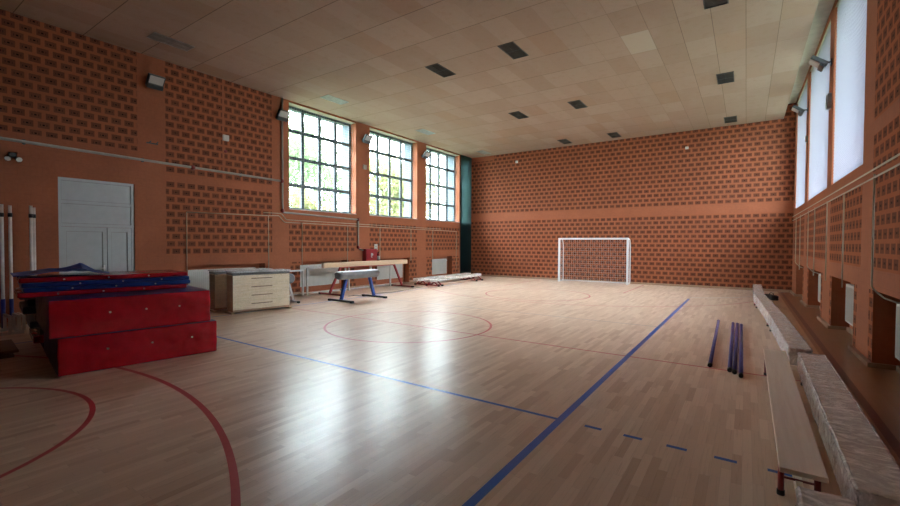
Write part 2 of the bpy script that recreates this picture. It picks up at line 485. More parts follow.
sbk = [-6, -5, 4.6, 5.24, 6.76, 6.82, 8.37, 19.72, 20.6, DOOR[0], DOOR[1], YF] + [v for w in LW for v in w] + [v for w in LN for v in w] + [w[0]+.05 for w in LW] + [w[1]-.02 for w in LW]
zbk = [0, 1.13, 1.43, 2.45, 2.65, ZS, 3.25, 3.42, 3.63, 4.10, ZT, 6.7]
relief(sbk, zbk, cell_left, lambda s, z, d: (XL-d, s, z), 'wall_left', [M['plain'], M['perfy'], M['cream'], M['outer']])
# right wall (local coordinates, turned later) --------------------
RW = [(9.55, 12.55), (13.1, 16.75), (17.3, 20.35)]
RN = [(6.3, 8.69), (10.0, 12.2), (13.7, 16.03), (17.4, 19.37)]
RZ = (3.10, 6.95)
RP = [(8.88, 9.55), (12.55, 13.1), (16.75, 17.3), (5.1, 5.75)]    # bare piers
def cell_right(s, z):
    for a, b in RW:
        if a < s < b and RZ[0] < z < RZ[1]: return (.80, 0, True)
    for a, b in RN:
        if a < s < b and z < 1.13: return (.30, 0, False)
    p = 1
    for a, b in RP:
        if a < s < b: p = 0
    if s > 9.55 and z > 2.75: p = 0
    if s > 20.35 or s < -5: p = 0
    if 1.13 < z < 1.43 or 3.42 < z < 3.63 : p = 0
    if z < 1.13:
        p = 0
        if 8.69 < s < 8.95 or 9.75 < s < 10.0 or 12.2 < s < 12.45 or 13.45 < s < 13.7 or 16.03 < s < 16.3 or 17.15 < s < 17.4 or s < 5.1: p = 1
    return (0, p, False)
sbk = [-6, -5, 20.9, 8.95, 9.75, 12.45, 13.45, 16.3, 17.15] + [v for L_ in (RW, RN, RP) for w in L_ for v in w]
zbk = [0, 1.13, 1.43, 2.75, RZ[0], 3.42, 3.63, RZ[1], 7.15]
onright(relief(sbk, zbk, cell_right, lambda s, z, d: (d, s, z), 'wall_right', [M['plain'], M['perfy'], M['cream'], M['outer']]))
# far wall ---------------------------------------------------------
def cell_far(s, z):
    p = 1
    if 3.07 < z < 3.43 or z < .09: p = 0
    if s < -11.35 and z > 6.33: p = 0
    return (0, p, False)
relief([XL, -11.35, 1.7], [0, .09, 3.07, 3.43, 6.33, 7.15], cell_far, lambda s, z, d: (s, YF+d, z), 'wall_far', [M['plain'], M['perfx'], M['cream'], M['outer']])
relief([XL, 1.8], [0, 7.15], lambda s, z: (0, 0, False), lambda s, z, d: (s, -6-d, z), 'wall_near', [M['plain'], M['perfx'], M['cream'], M['outer']])
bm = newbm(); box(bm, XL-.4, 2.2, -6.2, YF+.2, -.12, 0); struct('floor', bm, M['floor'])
bm = newbm(); box(bm, XL-.9, 1.10, -6.2, YF+.2, H, H+.15); box(bm, 1.0, 1.10, -6.2, YF+.2, H+.15, 7.12, 1); box(bm, .9, 2.6, -6.2, YF+.2, 7.12, 7.3, 1)
struct('ceiling', bm, [M['ceiling'], M['cream']])
# skirting
bm = newbm(); box(bm, XL, 1.5, YF-.025, YF, 0, .09); struct('baseboard_far', bm, M['base'])
bm = newbm()
seg = [(-6, RN[0][0])] + [(RN[i][1], RN[i+1][0]) for i in range(3)] + [(RN[3][1], 20.7)]
for a, b in seg:
    box(bm, -.05, 0, a-.03, b+.03, 0, .07)
for a, b in RN:
    box(bm, .25, .30, a, b, 0, .07); box(bm, 0, .25, b-.03, b, 0, .07); box(bm, 0, .25, a, a+.03, 0, .07)
onright(struct('baseboard_right', bm, M['base']))
bm = newbm()
segl = [(-6, DOOR[0]), (DOOR[1], LN[0][0])] + [(LN[i][1], LN[i+1][0]) for i in range(3)] + [(LN[3][1], 19.6)]
for a, b in segl: box(bm, XL, XL+.02, a, b, 0, .08)
struct('baseboard_left', bm, M['base'])

# windows ----------------------------------------------------------
rows = [2.96, 3.80, 4.74, 5.68, 6.49]
for k, (a, b) in enumerate(LW):
    bm = newbm(); xg = XL-.33
    n = 4; cols = [a+.03 + (b-a-.06)*i/n for i in range(n+1)]
    for c_ in cols: box(bm, xg-.035, xg+.035, c_-.062, c_+.062, ZS, ZT)
    for z in rows: box(bm, xg-.036, xg+.036, a, b, z-.056, z+.056)
    w = struct('window_%d' % (k+1), bm, M['frame'])
    bm = newbm(); box(bm, xg-.004, xg+.004, a+.02, b-.02, ZS+.02, ZT-.02); mk('window_glass', bm, M['glass'], w)
    bm = newbm(); box(bm, XL-.33, XL+.03, a+.002, b-.002, ZS-.0, ZS+.028); mk('window_sill', bm, M['white'], w)
for k, (a, b) in enumerate(RW):
    bm = newbm(); xg = .12
    cols = [a+.03, b-.03]
    for c_ in cols: box(bm, xg-.03, xg+.03, c_-.035, c_+.035, *RZ)
    for z in [RZ[0]+.04, RZ[1]-.04]: box(bm, xg-.031, xg+.031, a, b, z-.035, z+.035)
    w = onright(struct('window_%d' % (k+4), bm, M['white']))
    bm = newbm(); box(bm, xg-.004, xg+.004, a+.02, b-.02, RZ[0]+.02, RZ[1]-.02); mk('window_glass', bm, M['glass'], w)

def net(name, a, b, z0, z1, x, pitch, t, mat, label, right=False):
    bm = newbm(); n = round((b-a)/pitch); m_ = round((z1-z0)/pitch)
    if right:     # diamond mesh
        k = int((b-a+z1-z0)/pitch)+1
        for i in range(k):
            o_ = i*pitch
            # rising strand from (a+o, z0) leaning back, falling strand
            for sgn in (1, -1):
                if sgn == 1: p0, p1 = (a+o_-(z1-z0), z1), (a+o_, z0)
                else: p0, p1 = (b-o_+(z1-z0), z1), (b-o_, z0)
                # clip to [a,b]
                (ya, za), (yb, zb_) = p0, p1
                def cut(y): return za + (zb_-za)*(y-ya)/(yb-ya)
                lo, hi = min(ya, yb), max(ya, yb); l2, h2 = max(lo, a), min(hi, b)
                if h2-l2 < .02: continue
                bar(bm, (x, l2, cut(l2)), (x, h2, cut(h2)), t, t)
    else:
        for i in range(n+1):
            y = a+(b-a)*i/n; box(bm, x-t/2, x+t/2, y-t/2, y+t/2, z0, z1)
        for j in range(m_+1):
            z = z0+(z1-z0)*j/m_; box(bm, x-t/2, x+t/2, a, b, z-t/2, z+t/2)
    return tag(mk(name, bm, mat), label, 'net')
wl = ['nearest the camera', 'in the middle', 'beside the far corner']
for k, (a, b) in enumerate(LW):
    net('protective_net', a+.03, b-.03, ZS+.08, ZT-.06, XL-.16, .10, .0045, M['netl'],
        'fine white square-mesh net across the left-hand window %s' % ['nearest the double door', 'between the other two', 'beside the dark column'][k])
for k, (a, b) in enumerate(RW):
    onright(net('protective_net', a+.02, b-.02, RZ[0]+.02, RZ[1]-.02, .035, .07, .012, M['netr'],
        'white diamond-mesh safety net over the right-hand window %s' % ['nearest the camera', 'in the middle of the three', 'in the far corner'][k], True))

# door -------------------------------------------------------------
a, b, zt = DOOR; xd = XL-.10
bm = newbm()
box(bm, xd, xd+.07, a, a+.06, 0, zt); box(bm, xd, xd+.07, b-.06, b, 0, zt); box(bm, xd, xd+.07, a+.06, b-.06, zt-.06, zt)
for z in (2.70, 2.17): box(bm, xd, xd+.07, a+.06, b-.06, z-.035, z+.035)
d = struct('door_1', bm, M['doorw'])
for z0, z1 in ((2.735, zt-.06), (2.205, 2.665)):
    bm = newbm(); box(bm, xd+.01, xd+.035, a+.06, b-.06, z0, z1); mk('transom_panel', bm, M['doorw'], d)
for y0, y1 in ((a+.062, 3.955), (3.965, b-.062)):
    bm = newbm(); box(bm, xd+.005, xd+.03, y0+.08, y1-.08, .12, 2.03)
    box(bm, xd+.005, xd+.06, y0, y0+.08, .01, 2.13); box(bm, xd+.005, xd+.06, y1-.08, y1, .01, 2.13)
    box(bm, xd+.005, xd+.06, y0+.08, y1-.08, 2.03, 2.13); box(bm, xd+.005, xd+.06, y0+.08, y1-.08, .01, .12)
    mk('door_leaf', bm, M['doorw'], d)
for y0, y1, z0, z1 in ((a+.06, b-.06, 2.735, zt-.06), (a+.06, b-.06, 2.205, 2.665), (a+.142, 3.875, .12, 2.03), (4.045, b-.142, .12, 2.03)):
    bm = newbm(); x0, x1 = xd+.03, xd+.040; e = .012
    box(bm, x0, x1, y0, y1, z0, z0+e); box(bm, x0, x1, y0, y1, z1-e, z1); box(bm, x0, x1, y0, y0+e, z0, z1); box(bm, x0, x1, y1-e, y1, z0, z1)
    mk('panel_shadow_line', bm, M['pipe'], d)  # dark strips standing in for the shadow lines around the door panels
bm = newbm(); tube(bm, rounded([(xd+.06, 3.90, 1.15), (xd+.11, 3.90, 1.15), (xd+.11, 3.79, 1.15)], .02), .011); box(bm, xd+.058, xd+.066, 3.885, 3.915, 1.05, 1.22)
mk('door_handle', bm, M['alu'], d)

# dark curtain in the far left corner ------------------------------
bm = newbm(); xg = XL-.33
for c_ in (19.75, 20.57): box(bm, xg-.035, xg+.035, c_-.03, c_+.03, ZS, ZT)
for z in rows: box(bm, xg-.036, xg+.036, 19.73, 20.59, z-.04, z+.04)
w = struct('window_7', bm, M['frame'])
bm = newbm(); box(bm, xg-.004, xg+.004, 19.74, 20.58, ZS+.02, ZT-.02); mk('window_glass', bm, M['glass'], w)
bm = newbm(); n = 72; y0, y1 = 19.57, 20.66; cols_ = []
for i in range(n+1):
    y = y0+(y1-y0)*i/n; xx = XL+.06+.028*math.sin(i*2*PI/8)
    cols_.append([bm.verts.new((xx, y, z)) for z in (.03, 2.2, 4.4, H-.02)])
for A, B in zip(cols_, cols_[1:]):
    for k in range(3): bm.faces.new((A[k], B[k], B[k+1], A[k+1])).smooth = True
r = bmesh.ops.extrude_face_region(bm, geom=bm.faces[:])
for v in [q for q in r['geom'] if isinstance(q, bmesh.types.BMVert)]: v.co.x += .004
tag(mk('curtain', bm, M['curtain']), 'tall dark teal curtain hanging from ceiling to floor in the far left corner', 'curtain')

# ------------------------------------------------------------------ ceiling lights
def ceiling_light(loc, label, bright):
    t = thing('recessed_ceiling_light', label, 'ceiling light', loc, 0, 'recessed louvred ceiling lights')
    bm = newbm(); w, l = .19, .42
    for x0, x1, y0, y1 in ((-w-.02, -w, -l-.02, l+.02), (w, w+.02, -l-.02, l+.02), (-w, w, -l-.02, -l), (-w, w, l, l+.02), (-w, w, -.012, .012)):
        box(bm, x0, x1, y0, y1, -.018, -.001)
    mk('frame', bm, M['grille_sheen'] if bright else M['darkgrey'], t)
    for s in (-1, 1):
        bm = newbm(); y0, y1 = (.012, l) if s > 0 else (-l, -.012)
        box(bm, -w, w, y0, y1, -.004, -.001)
        for i in range(7):
            y = y0 + (y1-y0)*(i+.5)/7; bar(bm, (-w, y, -.008), (w, y, -.008), .004, .014)
        box(bm, -.004, .004, y0, y1, -.015, -.004)
        mk('louvre', bm, M['grille_sheen'] if bright else M['grille'], t)
    return t
VX = [-11.44, -7.07, -4.85, -.57]; VY = [4.84, 9.82, 14.80, 19.78]
cx_n = ['line nearest left wall', 'second line from left wall', 'second line from right wall', 'line nearest right wall']
cy_n = ['first from the camera', 'second from the camera', 'second from far wall', 'closest to far wall']
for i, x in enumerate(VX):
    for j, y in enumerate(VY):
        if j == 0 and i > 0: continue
        ceiling_light((x, y, H), '%s recessed ceiling light, %s, %s' % ('window-lit grey' if i == 0 else 'dark grey', cx_n[i], cy_n[j]), i == 0)

# ------------------------------------------------------------------ floodlights
def floodlight(loc, rz, label, tilt=50):
    """origin at the wall; +x points into the room"""
    t = thing('floodlight', label, 'floodlight', loc, rz, 'floodlights on the wall piers')
    bm = newbm(); box(bm, 0, .02, -.08, .08, -.06, .06); bar(bm, (.0, 0, 0), (.17, 0, .02), .05, .03)
    mk('bracket', bm, M['darkgrey'], t)
    hd = newbm(); box(hd, -.17, .17, -.19, .19, -.045, .04); bevel(hd, .012)
    rot = Matrix.Translation((.23, 0, .04)) @ Matrix.Rotation(-math.radians(tilt), 4, 'Y')
    bmesh.ops.transform(hd, matrix=rot, verts=hd.verts)
    h = mk('housing', hd, M['darkgrey'], t)
    gb = newbm(); box(gb, -.172, -.06, -.185, .185, -.09, -.045); bevel(gb, .01); bmesh.ops.transform(gb, matrix=rot, verts=gb.verts)
    mk('gear_box', gb, M['darkgrey'], t)
    gl = newbm(); box(gl, -.05, .155, -.16, .16, -.053, -.044); bmesh.ops.transform(gl, matrix=rot, verts=gl.verts)
    mk('glass', gl, M['lampglass'], t)
    return t
for y, z, w in ((4.93, 5.86, 'on the pier above the double door'), (8.62, 5.92, 'just left of the first window'), (12.45, 5.92, 'on the pier between the first and second left windows'), (16.3, 5.94, 'on the pier between the second and third left windows')):
    floodlight((XL, y, z), 0, 'dark floodlight %s' % w)
for y, z, w in ((12.85, 5.88, 'nearer the camera'), (17.05, 5.9, 'nearer the far wall')):
    onright(floodlight((0, y, z), PI, 'dark floodlight between the right-hand windows, the one %s' % w, 38))

# ------------------------------------------------------------------ radiators
def radiator(name, w, label, group):
    """origin: bottom centre at the niche's back, x into the room, y along"""
    t = thing(name, label, 'radiator', (0,0,0), 0, group)
    bm = newbm(); box(bm, .03, .10, -w/2, w/2, .22, .98)
    n = int(w/.055)
    for i in range(n):
        y = -w/2+.02 + (w-.04)*(i+.5)/n; box(bm, .10, .108, y-.016, y+.016, .26, .94)
    mk('panel', bm, M['radiator'], t)
    bm = newbm(); box(bm, .025, .105, -w/2-.004, w/2+.004, .98, .992)
    for i in range(n):
        y = -w/2+.02 + (w-.04)*(i+.5)/n; box(bm, .04, .09, y-.018, y+.018, .992, .996)
    mk('top_grille', bm, M['radiator'], t)
    for s in (-1, 1):
        bm = newbm(); box(bm, .0, .03, s*w*.35-.03, s*w*.35+.03, .3, .9); mk('wall_bracket', bm, M['radiator'], t)
    bm = newbm(); tube(bm, [(.065, w/2, .9), (.065, w/2+.07, .9)], .018); mk('valve', bm, M['steelw'], t)
    return t
for (a, b), wh in zip(LN, ['behind mats and vaulting boxes', 'behind the high beam, near end', 'behind the high beam, far end', 'behind the wrapped low beams']):
    r = radiator('radiator', b-a-.3, 'white ribbed radiator in left wall niche %s' % wh, 'radiators in the left wall niches')
    r.location = (XL-.32, (a+b)/2-.05, .0)
for (a, b), wh in zip(RN, ['at the right edge of the picture', 'second from the camera', 'third from the camera', 'nearest the far wall']):
    r = radiator('radiator', b-a-.3, 'white ribbed radiator in a right wall niche, %s' % wh, 'radiators in the right wall niches')
    r.location = (.30, (a+b)/2-.05, 0); r.rotation_euler.z = PI; onright(r)

# ------------------------------------------------------------------ pipes, left wall
x = XL+.06
t = thing('fire_main_pipe', 'grey steel fire water pipe with red couplings running round the first left window', 'pipe', (x, 8.7, 3.85))
def P(bm, pts, r, rr=.05): tube(bm, rounded([(p[0]-x, p[1]-8.7, p[2]-3.85) for p in pts], rr), r)
bm = newbm(); P(bm, [(x, -5.9, 4.02), (x, 8.66, 3.83)], .032); mk('horizontal_run', bm, M['pipe'], t)
bm = newbm(); P(bm, [(x, 8.72, H-.01), (x, 8.72, 2.80), (x, 12.12, 2.72), (x, 12.12, 1.58), (x, 12.38, 1.50)], .030); mk('riser', bm, M['pipe'], t)
for (yy, zz) in ((8.70, 3.83), (8.72, 2.85), (12.12, 2.72), (5.9, 3.86), (12.12, 1.62)):
    bm = newbm(); tube(bm, [(0, yy-8.7-.05, zz-3.85), (0, yy-8.7+.05, zz-3.85)], .045, 12); tube(bm, [(0, yy-8.7, zz-3.85-.06), (0, yy-8.7, zz-3.85+.06)], .040, 12)
    mk('coupling', bm, M['redc'], t)
for yy in (-3, 0, 2.5, 4.7, 7.3):
    bm = newbm(); zz = 4.02-.19*(yy+5.9)/14.56; box(bm, XL-x+.001, 0, yy-8.7-.02, yy-8.7+.02, zz-3.85-.05, zz-3.85+.05)
    mk('pipe_clip', bm, M['darkgrey'], t)

x = XL+.035
def hp(name, label, pts_list, mat=M['creampipe'], r=.011, x=x, right=False, cat='pipe', drops=None):
    t = thing(name, label, cat, (0, 0, 0))
    for pts in pts_list:
        bm = newbm(); tube(bm, rounded([(x, *p) for p in pts], .05), r, 8); mk('run', bm, mat, t)
    for pts in (drops or []):
        bm = newbm(); tube(bm, rounded([(x + (p[2] if len(p) > 2 else 0), p[0], p[1]) for p in pts], .04), r, 8); mk('drop_pipe', bm, mat, t)
    if right: onright(t)
    return t
hp('heating_pipe', 'pair of thin cream heating pipes on the left wall dropping to the radiators', 
   [[(5.74, 2.62), (8.22, 2.66), (8.60, 2.68), (8.80, 2.47), (19.2, 2.44)], [(8.05, 2.75), (8.68, 2.76), (8.88, 2.56), (17.8, 2.52)]],
   drops=[[(5.74, 2.62), (5.74, 1.0)], [(8.22, 2.66), (8.22, .3)], [(9.50, 2.47), (9.50, 1.0)], [(11.58, 2.47), (11.58, 1.0)], [(13.38, 2.47), (13.38, 1.0)], [(15.42, 2.46), (15.42, 1.0)], [(17.1, 2.46), (17.1, 1.0)], [(19.2, 2.44), (19.2, .4)]])
hp('heating_pipe', 'pair of thin cream heating pipes sloping along the right wall under the windows',
   [[(-5.9, 2.93), (20.4, 2.84)], [(-5.9, 2.83), (20.4, 2.70)]], x=-.045, right=True, r=.012,
   drops=[[(y0, 2.84-.004*y0), (y0, 1.18), (y0-.05, 1.04, .12), (y0-.3, 1.0, .22)] for y0 in (8.55, 15.9, 19.2)] +
         [[(y0, 2.76), (y0, 1.0)] for y0 in (10.75, 12.65, 14.6, 17.9)])

# ------------------------------------------------------------------ small wall devices
def boxdev(name, label, cat, c, s, mat, bev=.008, right=False, extra=None):
    bm = newbm(); box(bm, *[v for i in range(3) for v in (-s[i]/2, s[i]/2)])
    bevel(bm, bev); o = mk(name, bm, mat); o.location = c; tag(o, label, cat)
    if right: onright(o)
    return o
boxdev('alarm_sensor', 'small square white sensor box high on the left wall', 'sensor', (XL+.03, 6.85, 4.88), (.06, .17, .17), M['white'])
boxdev('alarm_sounder', 'small round red alarm below the white sensor box', 'alarm', (XL+.03, 6.84, 4.48), (.06, .09, .09), M['redc'], .03)
boxdev('junction_box', 'light grey junction box on the pier between the first two left windows', 'box', (XL+.03, 12.5, 4.86), (.06, .18, .18), M['pipe'])
boxdev('junction_box', 'larger grey junction box between the two nearer right-hand windows', 'box', (-.04, 12.8, 5.0), (.08, .2, .32), M['pipe'], right=True)
boxdev('junction_box', 'small grey box between the two far right-hand windows below the farther floodlight', 'box', (-.03, 16.95, 5.0), (.06, .15, .18), M['pipe'], right=True)
boxdev('wall_sensor', 'small white sensor high on the far wall near the left corner', 'sensor', (-10.0, YF-.03, 6.09), (.12, .06, .12), M['white'])
boxdev('wall_sensor', 'small white sensor high on the far wall right of the goal', 'sensor', (-2.13, YF-.03, 5.87), (.12, .06, .10), M['white'])
t = thing('pipe_hook', 'small dark metal hook bracket on the pier above the pipe', 'bracket', (XL, 4.93, 4.35))
bm = newbm(); box(bm, 0, .02, -.13, .13, -.015, .015); bar(bm, (.02, -.08, 0), (.14, -.08, .03), .02, .02); bar(bm, (.02, .08, 0), (.14, .08, .03), .02, .02); mk('arm', bm, M['darkgrey'], t)
t = thing('emergency_light', 'twin-head emergency light with two white lamps left of the door', 'emergency light', (XL, 2.32, 3.55))
bm = newbm(); box(bm, 0, .07, -.06, .06, .0, .10); bevel(bm, .01); mk('body', bm, M['darkgrey'], t)
for s in (-1, 1):
    bm = newbm(); tube(bm, [(.05, s*.075, -.02), (.12, s*.085, -.04)], .07, 16, rads=[.04, .055]); hd = mk('lamp_head', bm, M['darkgrey'], t)
    bm = newbm(); tube(bm, [(.12, s*.085, -.04), (.127, s*.086, -.043)], .05, 16); mk('lens', bm, M['white'], hd)
# fire hose cabinet + extinguisher + sign
t = thing('fire_hose_cabinet', 'red fire hose cabinet with a white symbol on the left wall', 'fire cabinet', (XL, 12.72, 1.05))
bm = newbm(); box(bm, .0, .2, -.32, .32, 0, .5); bevel(bm, .006); mk('case', bm, M['redp'], t)
bm = newbm(); box(bm, .2, .215, -.29, .29, .03, .47); bevel(bm, .004); dr = mk('door', bm, M['redp'], t)
bm = newbm(); tube(bm, [(.217, 0.02, .28), (.219, 0.02, .28)], .055, 16); box(bm, .2155, .2185, -.05, .03, .16, .19); box(bm, .2155, .2185, -.05, -.02, .16, .34); mk('white_symbol', bm, M['white'], dr)
t = thing('fire_extinguisher', 'small red fire extinguisher with white label right of the hose cabinet', 'fire extinguisher', (XL+.09, 13.22, 1.0))
bm = newbm(); tube(bm, [(0,0,0), (0,0,.02), (0,0,.30), (0,0,.35), (0,0,.38)], .07, 16, rads=[.055,.068,.068,.045,.02]); mk('cylinder', bm, M['redp'], t)
bm = newbm(); tube(bm, [(0,0,.10), (0,0,.26)], .07, 16, caps=False); mk('label', bm, M['white'], t)
bm = newbm(); tube(bm, [(0,0,.37), (0,0,.42)], .018); bar(bm, (0,0,.42), (.0,.08,.45), .02, .012); tube(bm, rounded([(0,.0,.40), (.02,-.10,.38), (.03,-.11,.15)], .04), .008); mk('valve', bm, M['black'], t)
t = thing('fire_sign', 'small white sign hanging above the fire extinguisher on the left wall', 'sign', (XL+.012, 13.16, 1.62))
bm = newbm(); box(bm, -.01, .005, -.09, .09, -.13, .13); mk('plate', bm, M['white'], t)
bm = newbm(); tube(bm, [(.006, 0, .03), (.008, 0, .03)], .035, 14); box(bm, .0055, .0075, -.05, .05, -.09, -.04); mk('pictogram', bm, M['pipe'], t)

# ------------------------------------------------------------------ football goal
t = thing('football_goal', 'white indoor football goal with net in front of the far wall', 'goal', (-7.42, 20.02, 0), math.radians(1.5))
GW, GH, GD = 3.16, 2.08, .62
for x0, nm in ((.04, 'post'), (GW-.04, 'post')):
    bm = newbm(); box(bm, x0-.04, x0+.04, -.04, .04, 0, GH-.08); bevel(bm, .008); mk(nm, bm, M['goalw'], t)
bm = newbm(); box(bm, 0, GW, -.04, .04, GH-.08, GH); bevel(bm, .008); mk('crossbar', bm, M['goalw'], t)
for x0 in (.04, GW-.04):
    bm = newbm(); tube(bm, rounded([(x0, 0.03, GH-.05), (x0, GD*.75, GH-.05), (x0, GD, GH-.35), (x0, GD, .03), (x0, .03, .03)], .12), .02, 10); mk('side_frame', bm, M['goalw'], t)
bm = newbm(); tube(bm, [(.04, GD, .03), (GW-.04, GD, .03)], .02); mk('ground_bar', bm, M['goalw'], t)
bm = newbm(); th = .0035
n = 30
for i in range(n+1):
    xx = .06+(GW-.12)*i/n
    bar(bm, (xx, .03, GH-.05), (xx, GD*.75, GH-.05), th, th); bar(bm, (xx, GD*.78, GH-.08), (xx, GD-.02, .06), th, th)
for j in range(20):
    zz = .06+(GH-.14)*j/19; yy = GD-.02-(zz/GH)*.14; bar(bm, (.06, yy, zz), (GW-.06, yy, zz), th, th)
    for x0 in (.05, GW-.05): bar(bm, (x0, .04, zz), (x0, yy, zz), th, th)
for j in range(5):
    yy = .06+j*.1; bar(bm, (.06, yy, GH-.05), (GW-.06, yy, GH-.05), th, th)
    for x0 in (.05, GW-.05): bar(bm, (x0, yy, .05), (x0, yy, GH-.07), th, th)
mk('goal_net', bm, M['netg'], t)

# ------------------------------------------------------------------ mats
def crash_mat(loc, rz, sy, label, seed):
    """origin: front left lower corner; depth runs to -x, width to +y"""
    t = thing('crash_mat', label, 'mat', loc, rz, 'thick crash mats')
    bm = soft_box(2.0, sy, .505, .02, 14, .014, lambda f: 0 if f.normal.x > .7 else 1, seed, 3.0)
    bmesh.ops.translate(bm, verts=bm.verts, vec=(-1.0, sy/2, 0)); mk('cover', bm, [M['redcrash'], M['bluev']], t)
    for k in range(3):
        bm = newbm(); yy = sy*(.27+.27*k) if seed == 1 else sy*(.33+.22*k)
        tube(bm, [(-.004, yy, .29), (.012, yy, .29)], .014, 12); mk('eyelet', bm, M['alu'], t)
    return t
rz = -math.atan2(.29, 1.93)
crash_mat((-7.43, 1.74, 0), rz, 1.95, 'thick red and navy crash mat lying on the floor, lower of two', 1)
crash_mat((-7.45, 1.66, .508), rz, 1.94, 'thick red and navy crash mat on top of the other crash mat', 2)
def thin_mat(loc, rz, sx, sy, th, mat, label, seed, group, z=0):
    t = thing('gym_mat', label, 'mat', loc, rz, group)
    bm = soft_box(sx, sy, th, .018, 8, .006, None, seed, 3)
    bmesh.ops.translate(bm, verts=bm.verts, vec=(-sx/2, sy/2, 0)); mk('cover', bm, mat, t)
    for k in range(3):
        bm = newbm(); yy = sy*(.25+.25*k)+.05*((seed*37) % 5-2)
        tube(bm, [(-.004, yy, th/2), (.008, yy, th/2)], .012, 10); mk('eyelet', bm, M['alu'], t)
    return t
specs = [('red', 'redv', 'lowest'), ('blue', 'blueb', 'third from the top'), ('blue', 'blueb', 'second from the top'), ('red', 'redv', 'topmost')]
for i, (cn, mt, w) in enumerate(specs):
    th = .064
    thin_mat((-8.05-.015*(i % 2), 1.50+.02*((i*3) % 4)-.01, 1.018+.0665*i), rz, 1.0, 2.02, th, M[mt],
             'thin %s gym mat, %s of four lying on the crash mats' % (cn, w), 10+i, 'thin gym mats on the crash mats')
ordn = ['lowest', 'second from the floor', 'third from the floor', 'fourth from the floor', 'fifth from the floor', 'sixth from the floor', 'seventh from the floor', 'topmost']
for i in range(8):
    off = [.14, .02, .10, -.02, .05, -.10, -.04, -.14][i]
    thin_mat((-9.52, 1.92+off, .122*i), rz, 1.05, 2.0, .118, M['redv'] if i in (1,) else M['navyd'],
             'dark %s gym mat stacked behind the crash mats, %s' % ('red' if i == 1 else 'navy', ordn[i]), 30+i, 'dark gym mats stacked behind the crash mats')
# crumpled sheet on the stack
from mathutils import noise
def sheet(name, x0, x1, y0, y1, n, fn, mat, label, cat, thick=.012):
    bm = newbm(); nx, ny = n
    g_ = [[bm.verts.new((x0+(x1-x0)*i/nx, y0+(y1-y0)*j/ny, 0)) for j in range(ny+1)] for i in range(nx+1)]
    for col in g_:
        for v in col: v.co.z = fn(v.co.x, v.co.y)
    for i in range(nx):
        for j in range(ny): bm.faces.new((g_[i][j], g_[i+1][j], g_[i+1][j+1], g_[i][j+1]))
    r = bmesh.ops.extrude_face_region(bm, geom=bm.faces[:])
    for v in [q for q in r['geom'] if isinstance(q, bmesh.types.BMVert)]: v.co.z += thick
    o = mk(name, bm, mat); tag(o, label, cat); return o
def cz(x, y):
    r = .02+.03*abs(noise.noise(Vector((x*5, y*4, 1))))
    r += .14*(max(0, 1-(y-.68)/.24) if y > .68 else max(0, 1-(.68-y)/.34))**1.3*max(0, 1-abs(x+.3)/.5)
    r += .05*max(0, 1-abs((y-.35)/.3))
    return r
o = sheet('folded_sheet', -.85, -.02, -.05, .98, (22, 30), cz, M['cloth'], 'crumpled blue plastic sheet lying on the near end of the mat stack', 'sheet')
o.location = (-8.06, 1.50, 1.262+.025); o.rotation_euler.z = rz

# ------------------------------------------------------------------ white posts and their trolley, near left
t0 = None
for y, zt, w in ((2.08, 2.53, 'leftmost of the four'), (2.19, 2.51, 'second from the left'), (2.50, 2.53, 'third from the left'), (2.56, 2.50, 'rightmost of the four')):
    xx = XL+.42+.06*(y > 2.1)-.08*(y > 2.52)
    t = thing('net_post', 'tall pale metal net post with black band and navy foot sleeve, %s' % w, 'post', (xx, y, 0), 0, 'net posts leaning by the left wall')
    bm = newbm(); tube(bm, [(0,0,0), (0,0,zt)], .028, 12); mk('tube', bm, M['alu'], t)
    bm = newbm(); tube(bm, [(0,0,2.28), (0,0,2.36)], .036, 12); mk('band', bm, M['black'], t)
    bm = newbm(); tube(bm, [(0,0,.02), (0,0,.62)], .034, 12); mk('sleeve', bm, M['bluev'], t)
t = thing('post_trolley', 'low white steel trolley at the foot of the net posts', 'trolley', (XL+.88, 2.10, 0))
bm = newbm()
for yy in (-.9, .1): box(bm, -.28, .34, yy-.03, yy+.03, 0.0, .05)
box(bm, -.28, -.22, -.9, .13, 0, .05); box(bm, .30, .34, -.9, .13, 0, .05); mk('base', bm, M['steelw'], t)
for yy in (-.06, .07, .13):
    bm = newbm(); box(bm, .28, .33, yy-.022, yy+.022, .05, .36); box(bm, -.1, .28, yy-.022, yy+.022, .31, .36); box(bm, -.14, -.1, yy-.022, yy+.022, .05, .36); mk('support', bm, M['steelw'], t)
t = thing('springboard', 'low brown wooden springboard on the floor at the left edge', 'springboard', (-9.25, 1.72, 0), math.radians(-6))
bm = newbm(); box(bm, -1.1, 0, -1.2, 0, .07, .11); bevel(bm, .01); mk('top_board', bm, M['brownw'], t)
bm = newbm(); box(bm, -1.08, -.02, -1.15, -.05, 0, .04); bevel(bm, .006); mk('base_board', bm, M['brownw'], t)
for xx in (-1.0, -.55, -.1):
    bm = newbm(); box(bm, xx-.03, xx+.03, -1.1, -.1, .04, .07); mk('rail', bm, M['brownw'], t)

